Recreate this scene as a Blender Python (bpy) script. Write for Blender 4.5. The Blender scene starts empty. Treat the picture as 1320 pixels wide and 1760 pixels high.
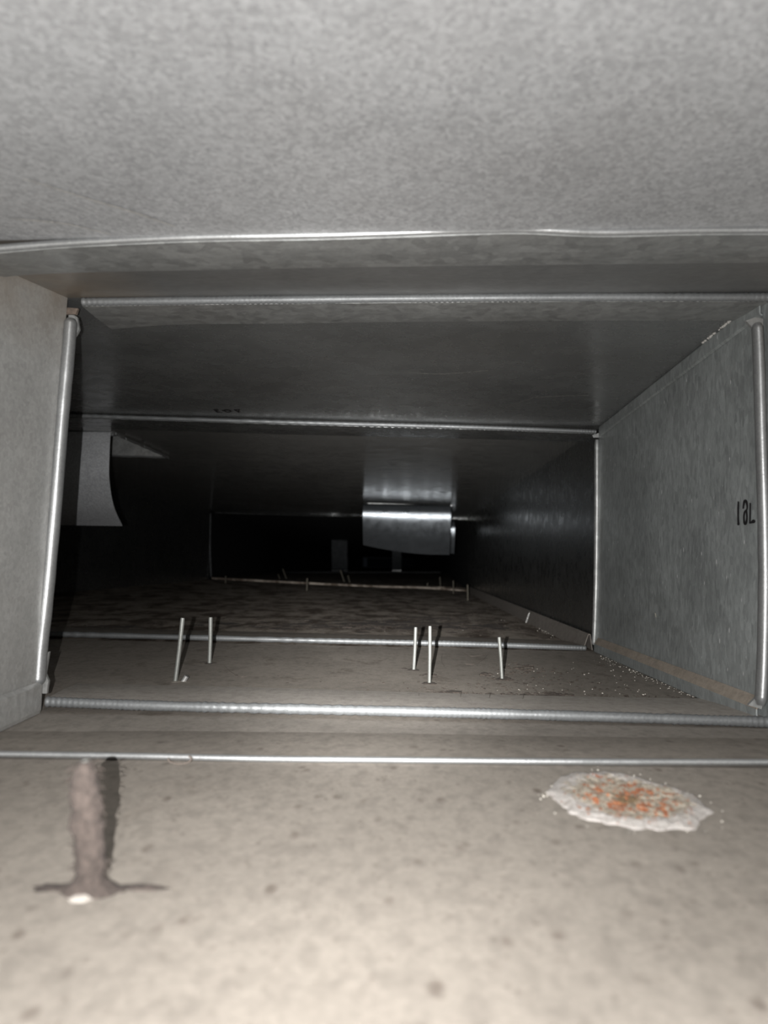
import bpy, bmesh, math, random
from mathutils import Vector, Matrix, noise
from mathutils.geometry import tessellate_polygon

random.seed(7)
S = bpy.context.scene
COL = S.collection
rad = math.radians

# ------------------------------------------------------------------ camera
F, W, H = 1350.0, 1320, 1760          # focal length in pixels of the 1320x1760 frame
VX, VY = 690.0, 970.0                 # where the duct's own direction meets the frame
ROLL = rad(0.85)
CAM = Vector((0.0, 0.0, 0.12))
pitch = math.atan((VY - H / 2) / F)
yaw = math.atan((VX - W / 2) / F)
Mcam = (Matrix.Rotation(yaw, 4, 'Z') @ Matrix.Rotation(rad(90) + pitch, 4, 'X') @ Matrix.Rotation(ROLL, 4, 'Z'))
cd = bpy.data.cameras.new('camera')
cam = bpy.data.objects.new('camera', cd)
COL.objects.link(cam)
cam.matrix_world = Matrix.Translation(CAM) @ Mcam
cd.sensor_fit = 'VERTICAL'
cd.sensor_height = 24.0
cd.lens = F / H * 24.0
cd.clip_start = 0.005
cd.dof.use_dof = True
cd.dof.focus_distance = 0.85
cd.dof.aperture_fstop = 5.4
S.camera = cam

# ------------------------------------------------------------------ world, flash, exposure
wd = bpy.data.worlds.new('world')
S.world = wd
wd.use_nodes = True
wd.node_tree.nodes['Background'].inputs[0].default_value = (0.75, 0.83, 1.0, 1)
wd.node_tree.nodes['Background'].inputs[1].default_value = 0.004

ld = bpy.data.lights.new('phone_flash', 'POINT')
ld.energy = 25.0
ld.color = (1.0, 0.985, 0.965)
ld.shadow_soft_size = 0.0007
flash = bpy.data.objects.new('phone_flash', ld)
COL.objects.link(flash)
flash.location = (-0.024, 0.0, 0.118)
flash.rotation_euler = (rad(90), 0, 0)
# beam shaped to lift the far section and spare the near: bright middle, weak skirt (degrees off axis, strength)
BEAM = [(0, 5.6), (3.0, 7.6), (5.5, 7.6), (8, 5.6), (11, 4.1), (14, 2.4), (17, 1.42), (20, 1.18), (26, 0.86), (32, 0.62), (60, 0.50), (80, 0.15), (90, 0.0)]
ld.use_nodes = True
lt = ld.node_tree
em = next(n for n in lt.nodes if n.type == 'EMISSION')
tc = lt.nodes.new('ShaderNodeTexCoord')
sx = lt.nodes.new('ShaderNodeSeparateXYZ')
lt.links.new(tc.outputs['Normal'], sx.inputs[0])
ab = lt.nodes.new('ShaderNodeMath')
ab.operation = 'ABSOLUTE'
lt.links.new(sx.outputs['Z'], ab.inputs[0])
ac = lt.nodes.new('ShaderNodeMath')
ac.operation = 'ARCCOSINE'
lt.links.new(ab.outputs[0], ac.inputs[0])
fc = lt.nodes.new('ShaderNodeFloatCurve')
mr = lt.nodes.new('ShaderNodeMath')
mr.operation = 'MULTIPLY'
mr.inputs[1].default_value = 2 / math.pi
lt.links.new(ac.outputs[0], mr.inputs[0])
lt.links.new(mr.outputs[0], fc.inputs['Value'])
cv = fc.mapping.curves[0]
while len(cv.points) < len(BEAM):
    cv.points.new(0.5, 0.5)
for p_, (dg, st) in zip(cv.points, BEAM):
    p_.location = (dg / 90, st / 8)
    p_.handle_type = 'AUTO_CLAMPED'
fc.mapping.update()
ms = lt.nodes.new('ShaderNodeMath')
ms.operation = 'MULTIPLY'
ms.inputs[1].default_value = 8.0
lt.links.new(fc.outputs[0], ms.inputs[0])
lt.links.new(ms.outputs[0], em.inputs['Strength'])

vs = S.view_settings
vs.view_transform = 'Standard'
vs.look = 'None'
vs.gamma = 1.0
vs.use_curve_mapping = False
vs.exposure = 0.0


# ------------------------------------------------------------------ pixel -> place helpers
def ray(px, py):
    return Mcam.to_3x3() @ Vector(((px - W / 2) / F, -(py - H / 2) / F, -1.0))


def at(px, py, Y):
    d = ray(px, py)
    return CAM + d * (Y / d.y)


def hit(px, py, P):
    """where the sight line meets the plane of three points"""
    n = (P[1] - P[0]).cross(P[2] - P[0])
    d = ray(px, py)
    return CAM + d * ((P[0] - CAM).dot(n) / d.dot(n))


# ------------------------------------------------------------------ object helpers
def tag(o, label=None, cat=None, group=None, kind=None):
    for k, v in (('label', label), ('category', cat), ('group', group), ('kind', kind)):
        if v:
            o[k] = v
    return o


BASE = {}        # where each object's own origin stands in the world


def empty(name, loc=(0, 0, 0)):
    o = bpy.data.objects.new(name, None)
    o.empty_display_size = 0.02
    o.location = loc
    COL.objects.link(o)
    BASE[o.name] = Vector(loc)
    return o


def obj(name, bm, mat, parent=None, origin=None, smooth=False, mats=None):
    bmesh.ops.recalc_face_normals(bm, faces=bm.faces[:])
    if origin is not None:
        bmesh.ops.translate(bm, verts=bm.verts[:], vec=-Vector(origin))
    me = bpy.data.meshes.new(name)
    bm.to_mesh(me)
    bm.free()
    for m in (mats or [mat]):
        me.materials.append(m)
    if smooth:
        for p in me.polygons:
            p.use_smooth = True
        me.set_sharp_from_angle(angle=rad(50))
    o = bpy.data.objects.new(name, me)
    COL.objects.link(o)
    if origin is not None:
        o.location = origin
    if parent is not None:
        o.parent = parent
        o.location = (Vector(origin) if origin is not None else Vector()) - BASE.get(parent.name, parent.location)
    BASE[o.name] = Vector(origin) if origin is not None else Vector()
    return o


def grid_faces(bm, rows, close_u=False, uvfn=None):
    V = [[bm.verts.new(p) for p in r] for r in rows]
    n = len(V[0])
    for i in range(len(V) - 1):
        for j in range(n if close_u else n - 1):
            k = (j + 1) % n
            bm.faces.new((V[i][j], V[i][k], V[i + 1][k], V[i + 1][j]))
    return V


def sheet(bm, rows, thick):
    """a surface of rows of points, given thickness along -normal"""
    grid_faces(bm, rows)
    bm.normal_update()
    bmesh.ops.solidify(bm, geom=bm.faces[:], thickness=thick)


def wobble(p, amp, sc, seed=0.0):
    return amp * noise.noise(Vector((p.x * sc + seed, p.y * sc, p.z * sc)))


def panel(name, a, b, c, d, mat, parent, n=30, m=30, amp=0.001, out=Vector((0, 0, 1)), thick=0.0016, seed=0.0):
    """bilinear sheet panel a-b (near) d-c (far), gently wavy, its body lying on the `out` side"""
    bm = bmesh.new()
    rows, back = [], []
    for i in range(m + 1):
        v = i / m
        r = []
        for j in range(n + 1):
            u = j / n
            p = a.lerp(b, u).lerp(d.lerp(c, u), v)
            e = min(1.0, 6 * min(u, 1 - u)) * min(1.0, 6 * min(v, 1 - v))
            p = p + out * (wobble(p, amp * e, 9.0, seed))
            r.append(p)
        rows.append(r)
    F_ = grid_faces(bm, rows)
    B_ = grid_faces(bm, [[p + out * thick for p in r] for r in rows])
    for i in range(m):
        for j in (0, n):
            bm.faces.new((F_[i][j], F_[i + 1][j], B_[i + 1][j], B_[i][j]))
    for j in range(n):
        for i in (0, m):
            bm.faces.new((F_[i][j], F_[i][j + 1], B_[i][j + 1], B_[i][j]))
    return obj(name, bm, mat, parent, smooth=False)


def tube(bm, pts, radii, seg=8, cap=True, up=Vector((0, 1, 0))):
    rows = []
    n = len(pts)
    for i, p in enumerate(pts):
        t = (pts[min(i + 1, n - 1)] - pts[max(i - 1, 0)]).normalized()
        s = t.cross(up)
        if s.length < 1e-4:
            s = t.cross(Vector((1, 0, 0)))
        s.normalize()
        q = s.cross(t)
        r = radii[i] if isinstance(radii, (list, tuple)) else radii
        ru, rv = r if isinstance(r, tuple) else (r, r)
        rows.append([p + s * (ru * math.cos(2 * math.pi * k / seg)) + q * (rv * math.sin(2 * math.pi * k / seg)) for k in range(seg)])
    V = grid_faces(bm, rows, close_u=True)
    if cap:
        bm.faces.new(V[0][::-1])
        bm.faces.new(V[-1])
    return V


def spline(P, n):
    """Catmull-Rom through the points"""
    out = []
    m = len(P) - 1
    for i in range(n + 1):
        t = i / n * m
        k = min(int(t), m - 1)
        f = t - k
        p0, p1, p2, p3 = P[max(k - 1, 0)], P[k], P[k + 1], P[min(k + 2, m)]
        out.append(0.5 * ((2 * p1) + (p2 - p0) * f + (2 * p0 - 5 * p1 + 4 * p2 - p3) * f * f + (3 * p1 - p0 - 3 * p2 + p3) * f ** 3))
    return out


# ------------------------------------------------------------------ materials
class NT:
    def __init__(self, name):
        self.m = bpy.data.materials.new(name)
        self.m.use_nodes = True
        self.t = self.m.node_tree
        self.b = self.t.nodes['Principled BSDF']
        tc = self.t.nodes.new('ShaderNodeTexCoord')
        self.co = tc.outputs['Object']

    def n(self, kind, **kw):
        nd = self.t.nodes.new(kind)
        for k, v in kw.items():
            if k in nd.inputs:
                nd.inputs[k].default_value = v
            else:
                setattr(nd, k, v)
        return nd

    def l(self, a, b):
        self.t.links.new(a, b)

    def mapped(self, scale, loc=(0, 0, 0)):
        mp = self.n('ShaderNodeMapping')
        mp.inputs['Scale'].default_value = scale
        mp.inputs['Location'].default_value = loc
        self.l(self.co, mp.inputs['Vector'])
        return mp.outputs[0]

    def noise(self, scale, detail=4, rough=0.55, vec=None, dist=0.0):
        nd = self.n('ShaderNodeTexNoise')
        nd.inputs['Scale'].default_value = scale
        nd.inputs['Detail'].default_value = detail
        nd.inputs['Roughness'].default_value = rough
        nd.inputs['Distortion'].default_value = dist
        self.l(vec or self.co, nd.inputs['Vector'])
        return nd.outputs['Fac']

    def voro(self, scale, vec=None, out='Color', feature='F1'):
        nd = self.n('ShaderNodeTexVoronoi', feature=feature)
        nd.inputs['Scale'].default_value = scale
        self.l(vec or self.co, nd.inputs['Vector'])
        return nd.outputs[out]

    def ramp(self, fac, stops):
        r = self.n('ShaderNodeValToRGB')
        e = r.color_ramp.elements
        while len(e) < len(stops):
            e.new(0.5)
        for el, (p, c) in zip(e, stops):
            el.position = p
            el.color = c if len(c) == 4 else (*c, 1)
        self.l(fac, r.inputs[0])
        return r.outputs[0]

    def mix(self, fac, a, b, mode='MIX'):
        mx = self.n('ShaderNodeMix', data_type='RGBA', blend_type=mode)
        for sock, val in ((mx.inputs[0], fac), (mx.inputs[6], a), (mx.inputs[7], b)):
            if isinstance(val, bpy.types.NodeSocket):
                self.l(val, sock)
            elif isinstance(val, (int, float)):
                sock.default_value = val
            else:
                sock.default_value = (*val, 1) if len(val) == 3 else val
        return mx.outputs[2]

    def math(self, op, a, b=None, clamp=False):
        nd = self.n('ShaderNodeMath', operation=op, use_clamp=clamp)
        for i, val in enumerate((a, b)):
            if val is None:
                continue
            if isinstance(val, bpy.types.NodeSocket):
                self.l(val, nd.inputs[i])
            else:
                nd.inputs[i].default_value = val
        return nd.outputs[0]

    def bump(self, h, strength, dist=0.001):
        bp = self.n('ShaderNodeBump')
        bp.inputs['Strength'].default_value = strength
        bp.inputs['Distance'].default_value = dist
        self.l(h, bp.inputs['Height'])
        self.l(bp.outputs[0], self.b.inputs['Normal'])

    def set(self, **kw):
        for k, v in kw.items():
            k = k.replace('_', ' ')
            if isinstance(v, bpy.types.NodeSocket):
                self.l(v, self.b.inputs[k])
            else:
                self.b.inputs[k].default_value = (*v, 1) if isinstance(v, tuple) and len(v) == 3 else v


ALBEDO = 0.62      # old oxidised zinc and grey dust reflect little


def dull(c):
    return tuple(v * ALBEDO for v in c)


def white3(v):
    return (v, v, v)


def galvanised(name, base=(0.40, 0.405, 0.40), metallic=0.6, rough=0.42, grain=380.0, stretch=(1, 1, 1), flake=0.25,
               blotch=0.25, warm=0.0, bump=0.25, speck=0.0, stain=None):
    k = NT(name)
    base = dull(base)
    vec = k.mapped(stretch)
    cells = k.ramp(k.voro(grain, vec), [(0.0, white3(1 - flake)), (1.0, white3(1 + flake * 0.6))])
    fine = k.ramp(k.noise(grain * 2.2, 3, 0.6, vec), [(0.3, white3(1 - flake * 0.5)), (0.75, white3(1 + flake * 0.5))])
    big = k.ramp(k.noise(7, 6, 0.62), [(0.3, white3(1 - blotch)), (0.7, white3(1 + blotch * 0.4))])
    c = k.mix(1.0, base, cells, 'MULTIPLY')
    c = k.mix(1.0, c, fine, 'MULTIPLY')
    c = k.mix(1.0, c, big, 'MULTIPLY')
    if warm:
        wm = k.ramp(k.noise(5.5, 5, 0.6), [(0.45, white3(0)), (0.75, white3(warm))])
        c = k.mix(wm, c, dull((0.36, 0.29, 0.23)))
    if stain:      # tan grime creeping from a corner: (axis, from, to)
        sp3 = k.n('ShaderNodeSeparateXYZ')
        k.l(k.co, sp3.inputs[0])
        g = k.n('ShaderNodeMapRange')
        g.inputs['From Min'].default_value, g.inputs['From Max'].default_value = stain[1], stain[2]
        k.l(sp3.outputs[stain[0]], g.inputs[0])
        c = k.mix(k.math('MULTIPLY', g.outputs[0], k.ramp(k.noise(16, 5, 0.6), [(0.3, white3(0.25)), (0.65, white3(0.85))])), c, dull((0.42, 0.335, 0.25)))
    if speck:
        sp = k.ramp(k.voro(120, k.mapped((1, 1, 0.45)), out='Distance'), [(0.0, white3(1)), (0.10, white3(1)), (0.16, white3(0))])
        gate = k.ramp(k.noise(60, 2), [(0.55, white3(0)), (0.62, white3(speck))])
        c = k.mix(k.math('MULTIPLY', sp, gate), c, (0.75, 0.76, 0.76))
    r = k.ramp(k.noise(40, 4), [(0.3, white3(rough - 0.07)), (0.7, white3(rough + 0.09))])
    k.set(Base_Color=c, Metallic=metallic, Roughness=r)
    k.bump(k.noise(grain, 4, 0.6, vec), bump, 0.0008)
    return k.m


def dusty(name, base=(0.45, 0.40, 0.345), dark=(0.13, 0.095, 0.07), dirt=0.35, spots=0.6, dirtscale=14.0, lo=0.56, hi=0.66):
    k = NT(name)
    base, dark = dull(base), dull(dark)
    c = k.mix(k.ramp(k.noise(300, 5, 0.65), [(0.3, white3(0)), (0.7, white3(1))]), tuple(v * 0.86 for v in base), tuple(min(1, v * 1.1) for v in base))
    patch = k.ramp(k.noise(3.5, 5, 0.6), [(0.3, white3(0.86)), (0.7, white3(1.08))])
    c = k.mix(1.0, c, patch, 'MULTIPLY')
    sp = k.ramp(k.voro(95, k.mapped((1, 0.5, 1)), out='Distance'), [(0.0, white3(1)), (0.15, white3(0.8)), (0.31, white3(0))])
    gate = k.ramp(k.noise(33, 3), [(0.50, white3(0)), (0.62, white3(spots))])
    c = k.mix(k.math('MULTIPLY', sp, gate), c, dull((0.15, 0.12, 0.10)))
    mott = k.ramp(k.noise(110, 3, 0.6, k.mapped((1, 0.6, 1))), [(0.46, white3(0)), (0.68, white3(0.58))])
    c = k.mix(mott, c, tuple(v * 0.62 for v in base))
    sp2 = k.ramp(k.voro(240, k.mapped((1, 0.55, 1), (2, 5, 1)), out='Distance'), [(0.0, white3(1)), (0.18, white3(0.7)), (0.34, white3(0))])
    gate2 = k.ramp(k.noise(70, 3, 0.6), [(0.50, white3(0)), (0.60, white3(spots * 0.75))])
    c = k.mix(k.math('MULTIPLY', sp2, gate2), c, dull((0.19, 0.16, 0.135)))
    d = k.ramp(k.noise(dirtscale, 8, 0.7, k.mapped((1, 0.6, 1)), dist=0.35), [(lo, white3(0)), (hi, white3(dirt))])
    c = k.mix(d, c, dark)
    k.set(Base_Color=c, Metallic=0.0, Roughness=0.93)
    k.b.inputs['Specular IOR Level'].default_value = 0.15
    k.bump(k.noise(420, 6, 0.7), 0.5, 0.0012)
    return k.m


def plain(name, col, rough=0.6, metallic=0.0, bump=0.0, bscale=400, var=0.12):
    k = NT(name)
    col = dull(col)
    v = k.ramp(k.noise(bscale * 0.6, 4), [(0.3, white3(1 - var)), (0.7, white3(1 + var))])
    k.set(Base_Color=k.mix(1.0, col, v, 'MULTIPLY'), Metallic=metallic, Roughness=rough)
    if bump:
        k.bump(k.noise(bscale, 5), bump, 0.001)
    return k.m


M = {}
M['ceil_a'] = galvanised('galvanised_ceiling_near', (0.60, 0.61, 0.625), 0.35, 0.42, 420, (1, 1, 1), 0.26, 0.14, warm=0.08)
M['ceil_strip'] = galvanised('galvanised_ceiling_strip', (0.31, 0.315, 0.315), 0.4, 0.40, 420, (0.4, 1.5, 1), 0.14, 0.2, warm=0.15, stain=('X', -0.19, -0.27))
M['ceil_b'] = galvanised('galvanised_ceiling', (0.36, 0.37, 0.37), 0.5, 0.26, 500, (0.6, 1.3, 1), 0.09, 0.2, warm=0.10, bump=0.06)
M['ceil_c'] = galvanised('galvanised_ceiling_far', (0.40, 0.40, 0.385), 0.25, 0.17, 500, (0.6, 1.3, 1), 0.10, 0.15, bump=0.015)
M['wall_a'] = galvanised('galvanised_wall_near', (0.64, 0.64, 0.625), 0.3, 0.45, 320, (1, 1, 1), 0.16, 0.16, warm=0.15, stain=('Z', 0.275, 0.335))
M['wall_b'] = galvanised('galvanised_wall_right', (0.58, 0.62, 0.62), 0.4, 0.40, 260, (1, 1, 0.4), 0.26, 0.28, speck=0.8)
M['wall_d'] = galvanised('darkened_deep_wall', (0.09, 0.095, 0.10), 0.6, 0.5, 260, (1, 1, 0.5), 0.08, 0.2, bump=0.03)  # shade of the deep, barely lit section put into its metal colour
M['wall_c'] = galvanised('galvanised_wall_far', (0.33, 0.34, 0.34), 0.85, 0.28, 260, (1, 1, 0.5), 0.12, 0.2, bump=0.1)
M['edge'] = galvanised('bright_rolled_metal', (0.50, 0.51, 0.515), 0.7, 0.36, 600, (1, 1, 1), 0.12, 0.08, bump=0.15)
M['edge_dull'] = galvanised('dull_rolled_metal', (0.24, 0.25, 0.255), 0.35, 0.50, 600, (1, 1, 1), 0.15, 0.1, bump=0.15)
M['flange'] = galvanised('spangled_flange', (0.50, 0.51, 0.505), 0.5, 0.42, 130, (1, 1, 1), 0.25, 0.2, warm=0.15)
M['flap'] = galvanised('matt_grey_sheet', (0.64, 0.655, 0.68), 0.35, 0.45, 420, (1, 1, 1), 0.22, 0.06, bump=0.2)
M['flap_shiny'] = galvanised('shiny_sheet', (0.22, 0.24, 0.26), 0.75, 0.31, 500, (1, 1, 1), 0.08, 0.06, bump=0.06)
M['dust_a'] = dusty('dust_near', (0.395, 0.355, 0.31), spots=0.85, dirt=0.15)
M['dust_b'] = dusty('dust_middle', (0.44, 0.395, 0.345), dirt=0.45, spots=0.5, dirtscale=22)
M['dust_c'] = dusty('dust_far', (0.60, 0.53, 0.455), dark=(0.11, 0.078, 0.056), dirt=0.88, spots=0.7, dirtscale=17, lo=0.43, hi=0.58)
M['dust_flange'] = dusty('dust_on_flange', (0.66, 0.61, 0.555), dirt=0.08, spots=0.15)
M['dust_strip'] = dusty('dust_between_joints', (0.45, 0.41, 0.365), dirt=0.1, spots=0.2)
M['dust_ledge'] = dusty('dust_on_ledge', (0.46, 0.40, 0.335), dirt=0.2, spots=0.2)
M['dust_fold'] = dusty('dust_on_folded_strip', (0.33, 0.30, 0.27), dirt=0.2, spots=0.2)
M['pin'] = plain('pin_steel', (0.22, 0.225, 0.21), 0.5, 0.25, 0.1, 900)
M['pin_far'] = plain('dusty_pin_steel', (0.15, 0.135, 0.105), 0.7, 0.1)
M['screw'] = plain('zinc_screw', (0.75, 0.75, 0.73), 0.35, 0.7)
M['ink'] = plain('black_marker_ink', (0.012, 0.010, 0.012), 0.6)
M['dirt'] = plain('dark_dirt', (0.075, 0.058, 0.046), 0.95, 0, 0.5, 900, 0.4)
M['grit'] = plain('pale_grit', (0.78, 0.74, 0.66), 0.7)
M['lint'] = plain('brown_lint', (0.075, 0.058, 0.050), 0.97, 0, 1.0, 700, 0.35)
M['fibre'] = plain('fine_fibre', (0.16, 0.13, 0.11), 0.9)
M['sealant'] = plain('white_sealant', (0.72, 0.70, 0.66), 0.7, 0, 0.4, 600)
M['rusty'] = plain('rusty_grime', (0.20, 0.155, 0.125), 0.85, 0.1, 0.4, 500, 0.3)

# ------------------------------------------------------------------ the duct's own corners (joints 0..4)
Y0, Y1, Y2, Y3, Y4, Y5 = 0.484, 0.643, 1.20, 3.46, 8.0, 26.0
FL = {0: (at(-105, 1303, Y0), at(1510, 1323, Y0)), 1: (at(62, 1226, Y1), at(1322, 1252, Y1)),
      2: (at(-600, 1083, Y2), at(1024, 1120, Y2)), 3: (at(360, 996, Y3), at(806, 1017, Y3)),
      4: (at(480, 984, Y4), at(765, 984, Y4))}
CE = {0: (at(-105, 415, Y0), at(1510, 388, Y0)), 1: (at(116, 512, Y1), at(1322, 502, Y1)),
      2: (at(-600, 690, Y2), at(1030, 735, Y2)), 3: (at(362, 874, Y3), at(803, 891, Y3)),
      4: (at(480, 930, Y4), at(765, 938, Y4))}


def shifted(p, Y):
    return Vector((p.x, Y, p.z))


YA = -0.22
for D in (FL, CE):
    D[-1] = tuple(shifted(p, YA) for p in D[0])
    D[5] = tuple(shifted(p, Y5) for p in D[4])
fp = {k: (FL[k][0], FL[k][1], FL[k + 1][1]) for k in (-1, 0, 1, 2, 3)}     # planes of the floor panels
cp = {k: (CE[k][0], CE[k][1], CE[k + 1][1]) for k in (-1, 0, 1, 2, 3)}
wp = {k: (FL[k][1], FL[k + 1][1], CE[k][1]) for k in (-1, 0, 1, 2, 3)}      # right wall planes

floor = tag(empty('floor'), 'dusty sheet metal floor of the duct', kind='structure')
ceiling = tag(empty('ceiling'), 'galvanised sheet metal ceiling of the duct', kind='structure')
wall_left = tag(empty('wall_left'), 'galvanised left wall of the duct', kind='structure')
wall_right = tag(empty('wall_right'), 'galvanised right wall of the duct', kind='structure')
wall_far = tag(empty('wall_far'), 'dark closed far end of the duct', kind='structure')
UP, DN, LT, RT = Vector((0, 0, 1)), Vector((0, 0, -1)), Vector((-1, 0, 0)), Vector((1, 0, 0))

fm = {-1: M['dust_a'], 0: M['dust_b'], 1: M['dust_b'], 2: M['dust_c'], 3: M['dust_c'], 4: M['dust_c']}
fm[0] = M['dust_strip']
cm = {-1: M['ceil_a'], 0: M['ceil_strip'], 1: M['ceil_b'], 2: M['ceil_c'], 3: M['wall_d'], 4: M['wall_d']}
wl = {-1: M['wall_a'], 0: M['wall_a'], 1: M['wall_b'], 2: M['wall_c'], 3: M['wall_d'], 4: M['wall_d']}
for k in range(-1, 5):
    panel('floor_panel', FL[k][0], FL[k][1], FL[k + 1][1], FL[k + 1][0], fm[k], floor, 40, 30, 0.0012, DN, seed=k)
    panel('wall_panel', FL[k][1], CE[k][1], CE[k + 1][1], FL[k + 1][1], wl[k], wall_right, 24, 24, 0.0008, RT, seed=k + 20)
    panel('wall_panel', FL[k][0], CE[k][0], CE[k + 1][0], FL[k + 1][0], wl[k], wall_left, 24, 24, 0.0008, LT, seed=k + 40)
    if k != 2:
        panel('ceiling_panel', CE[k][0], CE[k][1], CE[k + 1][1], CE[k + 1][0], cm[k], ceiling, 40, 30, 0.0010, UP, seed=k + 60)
panel('end_panel', FL[5][0] + Vector((0, 3, 0)), FL[5][1], CE[5][1], CE[5][0] + Vector((0, 3, 0)), M['wall_d'], wall_far, 6, 6, 0, Vector((0, 1, 0)))  # unseen end, slanted so the flash is not thrown straight back


# the far ceiling panel, cut through for two take-off branches
def on_ceiling(x, y):
    P = cp[2]
    n = (P[1] - P[0]).cross(P[2] - P[0])
    z = P[0].z - (n.x * (x - P[0].x) + n.y * (y - P[0].y)) / n.z
    return Vector((x, y, z))


r1a, r1b = hit(199, 745, cp[2]), hit(289, 785, cp[2])
hole1 = [(r1a.x - 0.305, r1a.y), (r1a.x, r1a.y), (r1b.x, r1b.y), (r1b.x - 0.30, r1b.y)]
h2 = hit(700, 866, cp[2])
x2a, x2b = at(625, 880, h2.y).x, at(776, 880, h2.y).x
hole2 = [(x2a, h2.y + 0.01), (x2b, h2.y + 0.01), (x2b, h2.y + 0.34), (x2a, h2.y + 0.34)]
H1 = [on_ceiling(*p) for p in hole1]
H2 = [on_ceiling(*p) for p in hole2]
outer = [on_ceiling(CE[2][0].x, Y2), on_ceiling(CE[2][1].x, Y2), on_ceiling(CE[3][1].x, Y3), on_ceiling(CE[3][0].x, Y3)]
bm = bmesh.new()
loops = [outer, H1, H2]
flat = [p for l in loops for p in l]
vv = [bm.verts.new(p) for p in flat]
for t in tessellate_polygon(loops):
    try:
        bm.faces.new([vv[i] for i in t])
    except ValueError:
        pass
bm.normal_update()
if sum(f.normal.z for f in bm.faces) > 0:
    bmesh.ops.reverse_faces(bm, faces=bm.faces[:])
obj('ceiling_panel', bm, M['ceil_c'], ceiling)


def collar(H, hgt):
    bm = bmesh.new()
    lo = [bm.verts.new(p + UP * 0.0002) for p in H]
    hi = [bm.verts.new(p + UP * hgt) for p in H]
    for i in range(4):
        j = (i + 1) % 4
        bm.faces.new((lo[i], lo[j], hi[j], hi[i]))
    bm.faces.new(hi)
    c = obj('takeoff_collar', bm, M['flange'], ceiling)
    # bright cut lip round the opening
    bm = bmesh.new()
    for i in (1, 2):
        a, b = H[i], H[(i + 1) % 4]
        tube(bm, [a.lerp(b, t / 10) + DN * (0.001 + 0.001 * (t % 2)) for t in range(11)], 0.0022, 5)
    obj('cut_lip', bm, M['edge'], c)
    return c


c1 = collar(H1, 0.22)
c2 = collar(H2, 0.12)
# torn teeth along the right edge of the left opening
bm = bmesh.new()
for a_, b_, w in ((0.10, 0.34, 0.010), (0.42, 0.52, 0.012), (0.56, 0.74, 0.010), (0.80, 0.95, 0.006)):
    p, q = H1[1].lerp(H1[2], a_), H1[1].lerp(H1[2], b_)
    o_ = Vector((w, 0, -0.004))
    f_ = [bm.verts.new(v) for v in (p + o_ * 0.6, q + o_ * 0.9, q + o_ * 0.9 + Vector((0.0015, 0, -0.004)), p + o_ * 0.6 + Vector((0.002, 0, -0.005)))]
    bm.faces.new(f_)
bm.normal_update()
bmesh.ops.solidify(bm, geom=bm.faces[:], thickness=0.0012)
obj('torn_teeth', bm, M['edge'], c1)


# ------------------------------------------------------------------ cross-joint cleats
def cleat(name, label, pts, Y, back, plane, up, r=(0.0035, 0.0028), ridge=0.0, mat_f=None, raise_=0.004, n=260, group=None, mat_e=None):
    """pts: pixels along the rolled front edge at depth Y; back: pixels of the flange's rear edge, left to right, on `plane`"""
    line = spline([at(x, y, Y) for x, y in pts], n)
    mid = line[n // 2]
    root = tag(empty(name, mid), label, 'metal strip', group or 'cross joint cleats')
    bm = bmesh.new()
    radii = []
    L = 0.0
    for i, p in enumerate(line):
        if i:
            L += (p - line[i - 1]).length
        s = 1.0
        if ridge:
            s += ridge * (0.5 * math.sin(2 * math.pi * L / 0.0046) + 0.45 * noise.noise(Vector((L * 60, 3.1, 7)))) * (0.55 + 0.45 * noise.noise(Vector((L * 25, Y, 1))))
        s += 0.08 * noise.noise(Vector((L * 22, Y * 3, 0)))
        radii.append((r[0] * s, r[1] * s))
    tube(bm, line, radii, 10)
    obj('rolled_edge', bm, mat_e or M['edge'], root, smooth=True)
    # the flange behind it
    bk = spline([hit(x, y, plane) + up * raise_ * 0.6 for x, y in back], 60)
    fr = [line[int(i * n / 60)] + up * r[1] * 0.75 for i in range(61)]
    rows = []
    for v in range(5):
        f = v / 4
        rows.append([fr[i].lerp(bk[i], f) + up * (raise_ * 0.2 * math.sin(f * math.pi)) for i in range(61)])
    bm = bmesh.new()
    sheet(bm, rows, 0.0012)
    obj('flange', bm, mat_f or M['flange'], root)
    return root


g_fl, g_ce = None, None
cleat('floor_cleat', 'nearest floor strip, a thin bright smooth edge directly behind the rust patch',
      [(-100, 1294), (0, 1296), (220, 1299), (450, 1304), (660, 1306), (1000, 1309), (1320, 1310), (1500, 1311)], Y0,
      [(-60, 1258), (300, 1262), (660, 1266), (1000, 1272), (1440, 1276)], fp[0], UP, (0.0020, 0.0022), 0, M['dust_a'], 0.004)
cleat('floor_cleat', 'wide ridged floor strip with cut corners between the two tall side slips',
      [(80, 1206), (300, 1214), (700, 1223), (1000, 1231), (1318, 1241)], Y1,
      [(134, 1178), (400, 1184), (700, 1193), (1000, 1201), (1276, 1205)], fp[1], UP, (0.0042, 0.0038), 0.34, M['dust_flange'], 0.0035, mat_e=M['edge_dull'])
cleat('floor_cleat', 'narrower ridged floor strip behind the five near pins',
      [(-560, 1078), (-100, 1086), (100, 1090), (500, 1100), (800, 1107), (1007, 1114)], Y2,
      [(-500, 1067), (100, 1080), (500, 1089), (800, 1097), (992, 1104)], fp[2], UP, (0.0042, 0.0036), 0.34, M['dust_b'], 0.003, n=420, mat_e=M['edge_dull'])
cleat('floor_cleat', 'thin dim floor strip far back under the curled flap',
      [(364, 994), (621, 1007), (720, 1010), (804, 1015)], Y3, [(370, 991), (621, 1004), (720, 1007), (800, 1012)],
      (at(0, 991, Y3 + 0.1), at(621, 1004, Y3 + 0.1), at(0, 985, Y3 + 0.4)), UP, (0.004, 0.0018), 0.2, M['dust_c'], 0.002, n=120, mat_e=M['dust_c'])
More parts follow.
